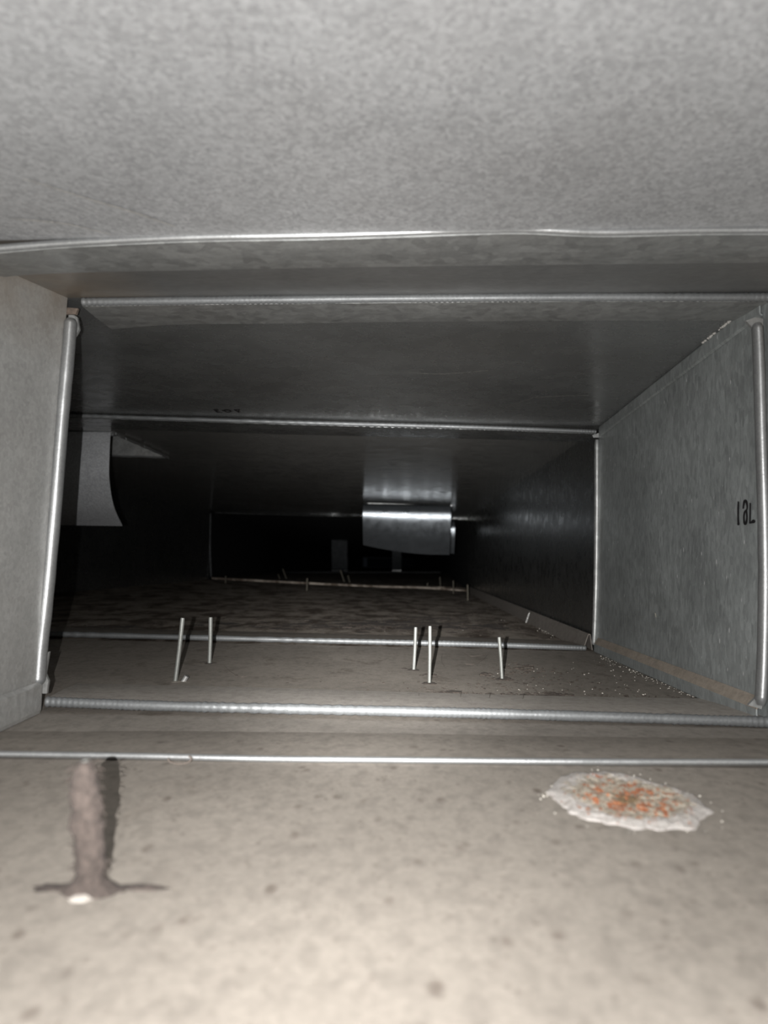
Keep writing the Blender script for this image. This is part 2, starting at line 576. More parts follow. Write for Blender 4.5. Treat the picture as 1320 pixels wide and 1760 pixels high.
cleat('floor_cleat', 'faintest floor strip, deepest in the dark end of the duct',
      [(490, 984), (757, 984)], Y4 - 0.05, [(492, 983), (755, 983)], (at(0, 983, Y4 + 0.1), at(600, 983, Y4 + 0.1), at(0, 978, Y4 + 0.7)), UP,
      (0.009, 0.006), 0, M['dust_c'], 0.003, n=40, mat_e=M['wall_d'])

cleat('ceiling_cleat', 'nearest ceiling strip, wavy smooth bright edge right across the frame',
      [(-100, 436), (0, 427), (130, 417), (330, 408), (560, 404), (800, 396), (900, 394), (1030, 399), (1180, 396), (1320, 395), (1500, 392)], Y0,
      [(-60, 478), (60, 463), (330, 456), (660, 450), (1000, 446), (1320, 443), (1460, 442)], cp[0], DN, (0.0026, 0.0026), 0, M['flange'], 0.004)
cleat('ceiling_cleat', 'ridged ceiling strip with slanted left corner above the tall left side slip',
      [(142, 519), (400, 516), (700, 513), (1000, 511), (1322, 511)], Y1,
      [(192, 560), (300, 552), (480, 550), (700, 547), (1000, 545), (1278, 545)], cp[1], DN, (0.0036, 0.0034), 0.32, M['flange'], 0.0035, mat_e=M['edge_dull'])
cleat('ceiling_cleat', 'narrow ridged ceiling strip just in front of the left hanging flap',
      [(-560, 694), (-100, 707), (140, 715), (500, 726), (800, 734), (1024, 742)], Y2,
      [(-500, 712), (140, 733), (500, 744), (800, 751), (1010, 757)], cp[2], DN, (0.0034, 0.0032), 0.30, M['ceil_b'], 0.003, n=420, mat_e=M['edge_dull'])
cleat('ceiling_cleat', 'thin dim ceiling strip running behind the curled flap',
      [(366, 877), (621, 885), (803, 892)], Y3, [(370, 881), (621, 889), (800, 896)],
      (at(0, 881, Y3 + 0.06), at(621, 889, Y3 + 0.06), at(0, 884, Y3 + 0.3)), DN, (0.004, 0.004), 0.2, M['wall_c'], 0.002, n=120, mat_e=M['wall_c'])


# ------------------------------------------------------------------ upright side slips
def slip(name, label, pts, Y, r, mat=None, tabs=(), n=90, ridge=0.06):
    line = spline([at(x, y, Y) for x, y in pts], n)
    root = tag(empty(name, line[-1]), label, 'side slip', 'upright side slips')
    bm = bmesh.new()
    radii = []
    for i, p in enumerate(line):
        s = 1 + ridge * noise.noise(Vector((p.z * 60, Y, 2)))
        e = min(1.0, 0.65 + min(i, n - i) * 0.12)
        radii.append((r[0] * s * e, r[1] * s * e))
    tube(bm, line, radii, 14)
    obj('rolled_edge', bm, mat or M['edge'], root, smooth=True)
    for nm, poly, dY, m in tabs:
        P = [at(x, y, Y + dY) for x, y in poly]
        bm = bmesh.new()
        bm.faces.new([bm.verts.new(p) for p in P])
        bm.normal_update()
        ext = bmesh.ops.extrude_face_region(bm, geom=bm.faces[:])
        bmesh.ops.translate(bm, verts=[v for v in ext['geom'] if isinstance(v, bmesh.types.BMVert)], vec=(0, 0.003, 0))
        obj(nm, bm, m, root)
    return root


slip('side_slip', 'tall leaning bright side slip on the left edge of the near opening',
     [(122, 548), (118, 600), (107, 720), (94, 880), (80, 1030), (70, 1120), (66, 1176)], Y1, (0.0052, 0.0060),
     tabs=(('end_tab', [(118, 536), (133, 545), (136, 566), (128, 580), (124, 620), (116, 600)], 0.006, M['flange']),
           ('end_tab', [(62, 1192), (80, 1192), (83, 1170), (78, 1158), (84, 1120), (72, 1130)], 0.005, M['flange']),
           ('rusty_cap', [(108, 528), (134, 530), (130, 540), (112, 540)], 0.004, M['rusty'])))
slip('side_slip', 'tall bright side slip at the right edge of the frame beside the wall writing',
     [(1301, 556), (1304, 620), (1308, 760), (1312, 900), (1313, 1020), (1311, 1130), (1307, 1212)], Y1, (0.0042, 0.0060),
     tabs=(('end_tab', [(1282, 551), (1298, 545), (1312, 548), (1312, 562), (1294, 564)], 0.004, M['flange']),
           ('end_tab', [(1286, 1212), (1309, 1219), (1313, 1207), (1302, 1196)], 0.004, M['flange'])))
slip('side_slip', 'slim upright side slip at the second joint, halfway along the right wall',
     [(1026, 756), (1026, 860), (1025, 980), (1023, 1060), (1021, 1108)], Y2, (0.0040, 0.0040), M['flange'],
     tabs=(('end_tab', [(1018, 748), (1030, 744), (1032, 752), (1020, 752)], 0.004, M['flange']),))
slip('side_slip', 'dim thin side slip at the far left corner in the dark',
     [(362, 882), (361, 940), (363, 992)], Y3, (0.004, 0.004), M['wall_d'])


# ------------------------------------------------------------------ lengthwise seam strips
def along(prof, A, B, upv, inw, n=40):
    rows = []
    for i in range(n + 1):
        p = A.lerp(B, i / n)
        rows.append([p + inw * (x + 0.0002 * noise.noise(Vector((i * 0.5, k, 1)))) + upv * z for k, (x, z) in enumerate(prof)])
    return rows


def seam(name, label, A, B, upv, inw, face, ledge, fmat, lmat):
    root = tag(empty(name, A), label, 'seam strip', 'lengthwise seam strips')
    bm = bmesh.new()
    sheet(bm, along(face, A, B, upv, inw), 0.0012)
    obj('strip_face', bm, fmat, root)
    if ledge:
        bm = bmesh.new()
        sheet(bm, along(ledge, A, B, upv, inw), 0.001)
        obj('dusty_ledge', bm, lmat, root)
    return root


a, b = FL[1][1].lerp(FL[2][1], 0.015), FL[1][1].lerp(FL[2][1], 0.97)
seam('seam_strip', 'grey seam strip with tan dusty ledge at right wall base, beside near pins',
     a, b, UP, LT, [(0.004, 0.0), (0.0065, 0.002), (0.0065, 0.0135)], [(0.0065, 0.0135), (0.004, 0.018), (0.0005, 0.0225)], M['wall_b'], M['dust_ledge'])
a, b = FL[2][1].lerp(FL[3][1], 0.006), FL[2][1].lerp(FL[3][1], 0.98)
seam('seam_strip', 'folded brown seam strip with an open end, at the wall base behind the second joint',
     a, b, UP, LT, [(0.016, 0.0), (0.0145, 0.006), (0.009, 0.023), (0.007, 0.0255), (0.0045, 0.0245), (0.003, 0.012), (0.0015, 0.001)], None, M['dust_fold'], None)
a, b = CE[1][1].lerp(CE[2][1], 0.02), CE[1][1].lerp(CE[2][1], 0.98)
seam('seam_strip', 'flat grey seam band under the ceiling along the top of the right wall',
     a, b, DN, LT, [(0.0010, 0.001), (0.0022, 0.003), (0.0022, 0.014), (0.0004, 0.0152)], None, M['wall_b'], None)
a, b = FL[-1][0].lerp(FL[0][0], 0.2), FL[0][0].lerp(FL[1][0], 0.97)
a = a + (FL[0][0] - FL[0][0])
seam('seam_strip', 'smooth pale seam band along the bottom of the near left wall',
     FL[0][0], FL[0][0].lerp(FL[1][0], 0.98), UP, RT, [(0.003, 0.001), (0.004, 0.004), (0.004, 0.0225), (0.0008, 0.0245)], None, M['wall_a'], None)

# crumbly sealant along the upper right corner
bm = bmesh.new()
A, B = at(1264, 548, Y1 + 0.05), at(1208, 590, Y1 + 0.12)
A, B = hit(1262, 549, wp[1]), hit(1205, 594, wp[1])
for i in range(46):
    f = random.random() ** 1.3
    p = A.lerp(B, f) + LT * 0.003 + UP * random.uniform(-0.0012, 0.0012)
    bmesh.ops.create_icosphere(bm, subdivisions=1, radius=random.uniform(0.0007, 0.0017),
                               matrix=Matrix.Translation(p) @ Matrix.Diagonal((1, 2.2, 1, 1)))
tag(obj('sealant_crumbs', bm, M['sealant'], wall_right), kind='stuff')


# ------------------------------------------------------------------ marker writing (strokes lie on the metal)
def writing(name, strokes, plane, inw, parent, width, label, mat=None):
    bm = bmesh.new()
    for st in strokes:
        P = [Vector((x, y, w)) for x, y, w in st]
        Q = spline(P, max(8, 6 * (len(P) - 1))) if len(P) > 2 else [P[0].lerp(P[1], i / 8) for i in range(9)]
        rows = []
        for i, q in enumerate(Q):
            t = (Q[min(i + 1, len(Q) - 1)] - Q[max(i - 1, 0)])
            t.z = 0
            if t.length < 1e-6:
                t = Vector((0, 1, 0))
            t.normalize()
            s = Vector((-t.y, t.x, 0)) * (q.z * width / 2)
            rows.append([hit(q.x - s.x, q.y - s.y, plane) + inw * 0.0011, hit(q.x + s.x, q.y + s.y, plane) + inw * 0.0011])
        grid_faces(bm, rows)
        for c, dirn in ((Q[0], -1), (Q[-1], 1)):
            ring = [bm.verts.new(hit(c.x + c.z * width / 2 * math.cos(a_), c.y + c.z * width / 2 * math.sin(a_), plane) + inw * 0.00115)
                    for a_ in [k * math.pi / 5 for k in range(10)]]
            bm.faces.new(ring)
    o = obj(name, bm, mat or M['ink'], parent)
    if label:
        o['label'] = label
    return o


def zx(pts):   # pixels in the 70 px crop enlarged 1320/70
    return [(1250 + x * 70 / 1320, 850 + y * 70 / 1320, w) for x, y, w in pts]


writing('marker_writing', [
    zx([(398, 245, 0.8), (392, 450, 0.9), (390, 700, 0.85), (396, 880, 1.0), (402, 960, 1.25)]),
    zx([(558, 440, 0.8), (570, 330, 0.95), (605, 215, 1.3), (655, 225, 1.2), (685, 380, 0.8), (672, 490, 0.8),
        (610, 560, 1.0), (580, 700, 0.9), (585, 850, 1.0), (615, 945, 1.4), (655, 900, 1.1), (678, 740, 0.8), (662, 560, 0.9), (640, 520, 0.9)]),
    zx([(785, 290, 0.8), (783, 500, 0.8), (778, 750, 0.8), (775, 920, 0.8)]),
    zx([(800, 915, 0.9), (850, 890, 1.5), (895, 870, 1.9)])],
    wp[1], LT, wall_right, 3.4, 'black marker writing on the right wall')


def zc(pts):
    return [(340 + x * 100 / 1320, 680 + y * 100 / 1320, w) for x, y, w in pts]


writing('marker_writing', [
    zc([(360, 300, 0.7), (440, 296, 0.6)]), zc([(375, 305, 0.9), (410, 330, 1.1), (440, 320, 1.0), (430, 355, 0.8), (545, 362, 0.4)]),
    zc([(550, 315, 0.9), (610, 330, 0.9), (650, 355, 0.7), (710, 352, 0.7), (750, 335, 0.7), (690, 308, 0.9), (610, 308, 1.0), (590, 325, 0.9)]),
    zc([(830, 302, 0.8), (945, 300, 0.6)]), zc([(835, 305, 0.9), (890, 335, 0.8), (930, 355, 1.1), (920, 325, 0.7), (940, 305, 0.6)])],
    cp[1], DN, ceiling, 2.2, 'black marker writing on the ceiling')


M['scuff'] = galvanised('rubbed_metal', (0.66, 0.65, 0.63), 0.35, 0.42, 420, (1, 1, 1), 0.3, 0.3)
for pts, k_ in (([(40, 303, 0.7), (150, 338, 1.0), (230, 362, 1.1), (300, 386, 0.7)], -1), ([(20, 373, 0.6), (60, 376, 1.0), (120, 383, 0.8), (190, 400, 0.5)], -1)):
    writing('scratch', [pts], cp[k_], DN, ceiling, 3.0, None, M['scuff'])
M['scuff_b'] = galvanised('rubbed_metal_far', (0.50, 0.50, 0.48), 0.5, 0.35, 420, (1, 1, 1), 0.3, 0.3)
for pts in ([(868, 700, 0.5), (900, 688, 0.8), (925, 679, 0.8)], [(920, 682, 0.6), (965, 679, 0.8), (1012, 678, 0.5)], [(930, 661, 0.5), (937, 664, 0.7), (939, 672, 0.6)],
            [(700, 638, 0.6), (760, 641, 0.8), (840, 635, 0.5)]):
    writing('scratch', [pts], cp[1], DN, ceiling, 1.6, None, M['scuff_b'])


# ------------------------------------------------------------------ hanging sheet flaps bent down from the ceiling
def flap(label, xl, xr, Yf, ztop, prof, mat, tilt=(0, 0), skew=0.0, name='hanging_flap', n=14, cut=0.0):
    root = tag(empty(name, ((xl + xr) / 2, Yf, ztop)), label, 'flap', 'hanging sheet metal flaps')
    P = spline([Vector((0, y, z)) for y, z in prof], 36)
    rows = []
    for i, p in enumerate(P):
        f = i / 36
        r = []
        for j in range(n + 1):
            u = j / n
            zc_ = p.z * (1 - cut * max(0, 0.8 - u) ** 1.7 * f)
            x = xl + (xr - xl) * u + skew * f * f * (u)
            r.append(Vector((x, Yf + p.y + tilt[0] * (u - 0.5), ztop + zc_ + tilt[1] * (u - 0.5))))
        rows.append(r)
    bm = bmesh.new()
    sheet(bm, rows, 0.0014)
    obj('curved_sheet', bm, mat, root, smooth=True)
    bm = bmesh.new()
    hem = [rows[1][j] + Vector((0, 0.002, -0.002)) for j in range(n + 1)]
    tube(bm, hem, 0.0035, 8)
    obj('bent_hinge', bm, M['edge'], root, smooth=True)
    return root


YF1 = r1a.y - 0.015
pt = at(191, 742, YF1)
flap('grey sheet flap hanging at the left, partly shaded by the tall left side slip', pt.x - 0.30, pt.x, YF1, pt.z,
     [(0.015, 0.0), (0.004, -0.001), (0.0, -0.006), (0.0, -0.04), (0.006, -0.085), (0.035, -0.13), (0.085, -0.1625)], M['flap'], skew=-0.004)
YF2 = h2.y - 0.02
pl, pr = at(624, 866, YF2), at(775, 868, YF2)
flap('shiny curled flap hanging in the middle of the dark far section', pl.x, pr.x, YF2, (pl.z + pr.z) / 2,
     [(0.05, 0.003), (0.022, -0.002), (0.006, -0.014), (0.0, -0.032), (0.004, -0.065), (0.022, -0.115), (0.060, -0.1725)], M['flap_shiny'],
     tilt=(0, pr.z - pl.z), cut=0.26)
YF3 = 3.25
pl3, pr3 = at(728, 893, YF3), at(782, 893, YF3)
flap('second curled flap, mostly hidden behind the shiny one, only its right edge showing', pl3.x, pr3.x, YF3, pl3.z,
     [(0.05, 0.0), (0.022, -0.006), (0.006, -0.018), (0.0, -0.032), (0.003, -0.065), (0.015, -0.105), (0.03, -0.138)], M['flap_shiny'])

M['strap'] = galvanised('dark_strap_metal', (0.035, 0.042, 0.048), 0.3, 0.6, 260)
# far hanging straps in the dark
for lab, x0, x1, ya, yb, Yh in (('faint bluish hanging strap low in the dark, left of the curled flap', 570, 597, 925, 983, 7.2),
                                ('narrow hanging strap in the dark directly below the curled flap', 674, 690, 938, 983, 7.4)):
    A, B, C_, D_ = at(x0, ya, Yh), at(x1, ya, Yh), at(x1, yb, Yh), at(x0, yb, Yh)
    root = tag(empty('hanging_strap', (A + B) / 2), lab, 'strap')
    rows = [[A.lerp(B, j / 6).lerp(D_.lerp(C_, j / 6), i / 12) + Vector((0, 0.04 * (i / 12) ** 2, 0)) for j in range(7)] for i in range(13)]
    bm = bmesh.new()
    sheet(bm, rows, 0.003)
    obj('strap_sheet', bm, M['strap'], root, smooth=True)
    bm = bmesh.new()
    tube(bm, [D_ + UP * 0.012 + Vector((0, 0.03, 0)), C_ + UP * 0.012 + Vector((0, 0.03, 0))], 0.014, 8)
    obj('rolled_foot', bm, M['wall_c'] if x0 > 600 else M['wall_d'], root, smooth=True)  # right foot in brighter metal, standing in for a small flash glint


# ------------------------------------------------------------------ insulation pins
def pin(px, py, tx, ty, wpx, label, plane, group, seed, mound=True):
    B = hit(px, py, plane)
    T = at(tx, ty, B.y)
    r = wpx / 2 / F * B.y
    root = tag(empty('insulation_pin', B), label, 'pin', group)
    bm = bmesh.new()
    d = (T - B).normalized()
    P = [B - UP * 0.001, B.lerp(T, 0.04), B.lerp(T, 0.5) + Vector((r * 0.15, 0, 0)), B.lerp(T, 0.97), T, T]
    tube(bm, P[:5], [r * 1.15, r, r, r, r * 0.92], 10)
    obj('shaft', bm, M['pin'] if wpx > 3 else M['pin_far'], root, smooth=True)
    if mound:
        bm = bmesh.new()
        bmesh.ops.create_uvsphere(bm, u_segments=16, v_segments=8, radius=1.0)
        for v in bm.verts:
            k = 1 + 0.45 * noise.noise(v.co * 2.3 + Vector((seed, 0, 0)))
            v.co = B + Vector((v.co.x * r * 4.2 * k, v.co.y * r * 5.0 * k, v.co.z * r * 0.75 * k))
        obj('dirt_base', bm, M['dirt'] if seed % 2 else M['dust_b'], root, smooth=True)
    return root


near = 'wire pins in the floor before the second joint'
pin(301, 1173, 314, 1062, 7.5, 'tallest leaning grey pin, leftmost near one, beside the short stub', fp[1], near, 2)
pin(360, 1142, 362, 1061, 7, 'grey pin standing second from the left of the near five', fp[1], near, 3)
pin(711, 1153, 714.5, 1078, 6, 'left pin of the close middle pair, set slightly farther back', fp[1], near, 5)
pin(738, 1175, 739, 1076, 6, 'right and taller pin of the close middle pair, with straight shadow', fp[1], near, 1)
pin(863, 1168, 858, 1095, 6, 'rightmost of the near pins, leaning left beside dark dirt clumps', fp[1], near, 7)
# the short cut stub
B = hit(314, 1173, fp[1])
T = at(321, 1162, B.y)
bm = bmesh.new()
tube(bm, [B, B.lerp(T, 0.5), T], 0.0026, 10)
tag(obj('pin_stub', bm, M['screw'], origin=B, smooth=True), 'short pale cut stub lying at the foot of the tallest pin', 'pin stub')

far = 'small wire pins in the far floor'
for i, (bx, by, tx, ty, w, lab) in enumerate((
        (209, 1013, 210, 982, 2.2, 'dim far pin at the far left, just right of the black shadow'),
        (236, 1011, 235, 975, 2.2, 'taller of the two dim far pins below the left flap'),
        (387, 1012, 388, 990, 2.2, 'pale far pin standing alone near the far left corner'),
        (425, 1007, 425, 997, 1.6, 'tiny faint pin just right of the far left corner'),
        (494, 1000, 486, 978, 2.0, 'far pin leaning left, longer of the left leaning pair'),
        (483, 1001, 478, 987, 1.5, 'faint short pin leaning left beside a longer leaning pin'),
        (527, 1021, 528, 994, 2.4, 'upright far pin nearest the middle of the far floor'),
        (593, 1004, 585, 980, 2.2, 'far pin leaning left before the curled flap, longest of its pair'),
        (602, 1005, 598, 989, 1.8, 'short pin leaning left just right of a longer leaning one'),
        (733, 1014, 735, 1002, 2.2, 'short pin on the thin dim floor strip below the curled flap'),
        (757, 1011, 756, 992, 1.8, 'dark faint pin standing beyond the thin dim floor strip'),
        (779, 1021, 779, 998, 1.8, 'dim upright pin second from the right wall in the far floor'),
        (804, 1033, 803.5, 1005, 2.4, 'pale upright far pin closest to the right wall'))):
    pin(bx, by, tx, ty, w, lab, fp[2], far, i, mound=(w > 2.1))

# ------------------------------------------------------------------ the self-tapping screw by the seam
B = hit(904, 1071, fp[2])
T = at(910.5, 1051, B.y)
root = tag(empty('sheet_metal_screw', B), 'pale threaded screw tip sticking up beside the folded seam strip', 'screw')
bm = bmesh.new()
N, R = 60, 0.0026
rows = []
ax = (T - B)
s_ = ax.cross(Vector((0, 1, 0))).normalized()
q_ = s_.cross(ax.normalized())
for i in range(N + 1):
    f = i / N
    ring = []
    for k in range(12):
        ang = 2 * math.pi * k / 12
        th = 0.72 + 0.28 * abs(math.sin(math.pi * (f * 9 + k / 12)))
        rr = R * th * (1.0 if f < 0.72 else max(0.06, (1 - f) / 0.28))
        ring.append(B + ax * f + s_ * rr * math.cos(ang) + q_ * rr * math.sin(ang))
    rows.append(ring)
V = grid_faces(bm, rows, close_u=True)
bm.faces.new(V[0][::-1])
bm.faces.new(V[-1])
obj('threaded_shank', bm, M['screw'], root, smooth=False)
bm = bmesh.new()
bmesh.ops.create_uvsphere(bm, u_segments=12, v_segments=6, radius=0.006, matrix=Matrix.Translation(B) @ Matrix.Diagonal((1, 1, 0.25, 1)))
obj('dirt_base', bm, M['dirt'], root, smooth=True)

# ------------------------------------------------------------------ lint-coated pin in the foreground
B = hit(155, 1533, fp[-1])
T = at(146, 1306, B.y)
root = tag(empty('lint_covered_pin', B), 'blurred pin thickly coated with brown lint in the left foreground', 'pin')
bm = bmesh.new()
tube(bm, [B - UP * 0.001, B.lerp(T, 0.5), T], 0.0016, 10)
obj('shaft', bm, M['pin'], root, smooth=True)
bm = bmesh.new()
rows = []
sil = [(0.015, 0.0105, 0.0110), (0.04, 0.0082, 0.0084), (0.09, 0.0054, 0.0056), (0.14, 0.0042, 0.0046), (0.2, 0.0046, 0.0056), (0.32, 0.0048, 0.0062), (0.42, 0.0052, 0.0056),
       (0.52, 0.0062, 0.0052), (0.6, 0.0052, 0.0050), (0.72, 0.0058, 0.0050), (0.82, 0.0056, 0.0046), (0.9, 0.0042, 0.0036), (0.96, 0.0028, 0.0024), (0.99, 0.0010, 0.0010)]
for i in range(60):
    f = 0.01 + 0.985 * i / 59
    for a_, b_ in zip(sil, sil[1:]):
        if a_[0] <= f <= b_[0] or (f < sil[0][0] and a_ is sil[0]) or (f > sil[-1][0] and b_ is sil[-1]):
            t = max(0, min(1, (f - a_[0]) / (b_[0] - a_[0])))
            rl, rr = a_[1] + (b_[1] - a_[1]) * t, a_[2] + (b_[2] - a_[2]) * t
    ring = []
    for k in range(24):
        an = 2 * math.pi * k / 24
        d = Vector((math.cos(an), math.sin(an), 0))
        r_ = rr if d.x > 0 else rl
        r_ = r_ * abs(d.x) + 0.0046 * (1 - abs(d.x))
        p = B.lerp(T, f) + d * r_
        ring.append(p + d * (0.0011 * noise.noise(p * 260) + 0.0007 * noise.noise(p * 700)))
    rows.append(ring)
V = grid_faces(bm, rows, close_u=True)
bm.faces.new(V[-1])
lint = obj('lint_coat', bm, M['lint'], root, smooth=True)
bm = bmesh.new()
for i in range(170):
    f = random.random() ** 1.2
    an = random.uniform(0, 2 * math.pi)
    d = Vector((math.cos(an), math.sin(an), random.uniform(-0.6, 0.6)))
    p = B.lerp(T, f * 0.95 + 0.02) + d * 0.0042
    q = p + d * random.uniform(0.001, 0.0035) + UP * random.uniform(-0.002, 0.002)
    tube(bm, [p, (p + q) / 2 + UP * 0.0005, q], 0.00022, 3, cap=False)
tag(obj('lint_fuzz', bm, M['lint'], lint), kind='stuff')
bm = bmesh.new()
for k, (dx, dy, sx, sy, m_) in enumerate(((-0.014, 0.002, 0.008, 0.004, 0), (0.017, 0.004, 0.010, 0.0025, 0), (-0.006, 0.001, 0.006, 0.004, 0), (0.008, 0.002, 0.006, 0.003, 0))):
    g = bmesh.ops.create_icosphere(bm, subdivisions=3, radius=1.0)
    for v in g['verts']:
        kx = 1 + 0.5 * noise.noise(v.co * 2 + Vector((k * 3.1, 0, 0)))
        v.co = B + Vector((dx + v.co.x * sx * kx, dy + v.co.y * sy * kx, max(-0.0005, v.co.z * 0.0011 * kx)))
obj('dirt_base', bm, M['lint'], root, smooth=True)
bm = bmesh.new()
g = bmesh.ops.create_icosphere(bm, subdivisions=3, radius=1.0)
for v in g['verts']:
    kx = 1 + 0.4 * noise.noise(v.co * 2.5)
    v.co = B + Vector((-0.001 + v.co.x * 0.0045 * kx, -0.006 + v.co.y * 0.004 * kx, v.co.z * 0.0012 * kx))
w_ = obj('pale_weld_spot', bm, M['dust_flange'], root, smooth=True)

# ------------------------------------------------------------------ rust patch with pale crust
k = NT('crusty_rust')
fac = k.n('ShaderNodeAttribute', attribute_name='ring').outputs['Fac']
vec = k.mapped((1, 0.42, 1))
n1 = k.math('SUBTRACT', k.noise(190, 6, 0.7, vec), 0.5)
n2 = k.math('SUBTRACT', k.noise(340, 5, 0.7, k.mapped((0.8, 0.35, 1), (3, 1, 0))), 0.5)
beige = k.ramp(k.noise(420, 4, 0.7, vec), [(0.35, (0.36, 0.31, 0.24)), (0.65, (0.66, 0.58, 0.47))])
core = k.ramp(k.math('ADD', fac, k.math('MULTIPLY', n1, 0.9)), [(0.10, white3(1)), (0.34, white3(0))])
c = k.mix(core, beige, (0.25, 0.165, 0.085))
streak = k.ramp(k.math('SUBTRACT', k.math('MULTIPLY', n2, 2.6), k.math('MULTIPLY', k.math('ABSOLUTE', k.math('SUBTRACT', fac, 0.42)), 0.65)), [(-0.24, white3(0)), (-0.10, white3(0.95))])
rust_c = k.ramp(k.noise(700, 3, 0.6, vec), [(0.35, (0.42, 0.10, 0.030)), (0.55, (0.56, 0.19, 0.07)), (0.70, (0.80, 0.46, 0.26))])
c = k.mix(streak, c, rust_c)
crust = k.ramp(k.noise(520, 5, 0.7, vec), [(0.3, (0.52, 0.47, 0.43)), (0.7, (0.80, 0.76, 0.73))])
outc = k.ramp(k.math('ADD', fac, k.math('MULTIPLY', n1, 0.9)), [(0.66, white3(0)), (0.80, white3(1))])
c = k.mix(k.math('MULTIPLY', outc, k.math('SUBTRACT', 1.0, k.math('MULTIPLY', streak, 0.85))), c, crust)
c = k.mix(1.0, c, white3(ALBEDO), 'MULTIPLY')
k.set(Base_Color=c, Roughness=0.85)
k.bump(k.noise(450, 6, 0.7), 0.9, 0.002)
M['rust'] = k.m
out_px = [(938, 1362), (955, 1342), (985, 1327), (1030, 1325), (1080, 1331), (1120, 1344), (1165, 1358), (1205, 1372), (1226, 1396), (1210, 1420),
          (1180, 1427), (1140, 1431), (1090, 1427), (1050, 1417), (1005, 1410), (978, 1398), (965, 1382)]
ctr = hit(1082, 1380, fp[-1])
OP = [hit(x, y, fp[-1]) - ctr for x, y in out_px]
N = 160
ring_pts = []
for i in range(N):
    t = i / N * len(OP)
    k0 = int(t)
    f = t - k0
    ring_pts.append(OP[k0 % len(OP)].lerp(OP[(k0 + 1) % len(OP)], f))
bm = bmesh.new()
lay = bm.verts.layers.float.new('ring')
R_ = 30
rows = []
for i in range(R_ + 1):
    s = i / R_
    row = []
    for j, p in enumerate(ring_pts):
        q0 = Vector((math.cos(2 * math.pi * j / N), math.sin(2 * math.pi * j / N), 0.4))
        rag = 1 + s * (0.10 * noise.noise(q0 * 3.2) + 0.05 * noise.noise(q0 * 9))
        q = p * s * rag
        w = ctr + q
        hgt = (0.0006 + 0.0016 * max(0, noise.noise(w * 330) + 0.35) + 0.0012 * math.exp(-((s - 0.82) / 0.13) ** 2)) * (1 - s ** 8) + 0.0003 * (s < 1) - 0.0014 * (s == 1)
        v = bm.verts.new(w + UP * hgt)
        v[lay] = s
        row.append(v)
    rows.append(row)
for i in range(R_):
    for j in range(N):
        j2 = (j + 1) % N
        try:
            bm.faces.new((rows[i][j], rows[i][j2], rows[i + 1][j2], rows[i + 1][j]))
        except ValueError:
            pass
bmesh.ops.remove_doubles(bm, verts=rows[0], dist=1e-7)
tag(obj('rust_patch', bm, M['rust'], origin=ctr, smooth=True), 'orange rust patch with a pale crusty rim on the near dusty floor', 'rust patch')
bm = bmesh.new()
for i in range(34):
    a_ = random.uniform(0, 2 * math.pi)
    p = ring_pts[random.randrange(N)] * random.uniform(0.98, 1.22)
    bmesh.ops.create_icosphere(bm, subdivisions=1, radius=random.uniform(0.0002, 0.0006), matrix=Matrix.Translation(ctr + p))
tag(obj('crust_crumbs', bm, M['grit']), 'pale crumbs scattered round the rust patch', 'crumbs', kind='stuff')


# ------------------------------------------------------------------ loose dirt
def lumps(name, label, cat, spots, mat, flat=0.5):
    bm = bmesh.new()
    for p, r in spots:
        g = bmesh.ops.create_icosphere(bm, subdivisions=1, radius=1.0)
        sx, sy, rz = random.uniform(0.7, 1.8), random.uniform(0.7, 1.5), random.uniform(0, 3.14)
        c, s = math.cos(rz), math.sin(rz)
        for v in g['verts']:
            x, y = v.co.x * r * sx * random.uniform(0.7, 1.2), v.co.y * r * sy
            v.co = p + Vector((x * c - y * s, x * s + y * c, v.co.z * min(r * flat, 0.0016 + r * 0.04) + 0.0003))
    return tag(obj(name, bm, mat), label, cat, kind='stuff')


def cloud(cx, cy, sx, sy, n, rmin, rmax, plane, lim=None):
    out = []
    while len(out) < n:
        x, y = random.gauss(cx, sx), random.gauss(cy, sy)
        if lim and not lim(x, y):
            continue
        p = hit(x, y, plane)
        out.append((p, random.uniform(rmin, rmax) * (1 if random.random() > 0.1 else 1.7)))
    return out


inC = lambda x, y: 1012 + 0.045 * (x - 600) < y < 1082 + 0.022 * x and x < 815 + (y - 1016) * 2.0
sp = []
for cx, cy, sx, sy, n in ((420, 1066, 120, 6, 420), (700, 1066, 90, 10, 620), (560, 1072, 110, 6, 380), (740, 1078, 80, 6, 320), (640, 1036, 120, 6, 240),
                          (250, 1052, 70, 6, 160), (760, 1048, 40, 6, 120), (180, 1074, 40, 6, 140), (560, 1050, 200, 16, 260)):
    sp += cloud(cx, cy, sx, sy, n, 0.0010, 0.0040, fp[2], inC)
for cx, cy, sx, sy, n in ((430, 1068, 110, 4, 46), (700, 1068, 70, 6, 60), (560, 1074, 100, 4, 40), (760, 1080, 60, 3, 26), (250, 1058, 60, 5, 20), (640, 1030, 120, 4, 30), (180, 1076, 30, 4, 12), (560, 1050, 180, 12, 36)):
    sp += [(p, r) for p, r in cloud(cx, cy, sx, sy, int(n * 1.7), 0.006, 0.018, fp[2], inC)]
lumps('dirt_drift', 'dark brown dirt drifts over the far floor', 'dirt', sp, M['dirt'])
sp = []
inB = lambda x, y: 1108 + 0.024 * (x - 100) + 12 < y and y < 1180 + 0.02 * x and x < 1035 + (y - 1125) * 2.0
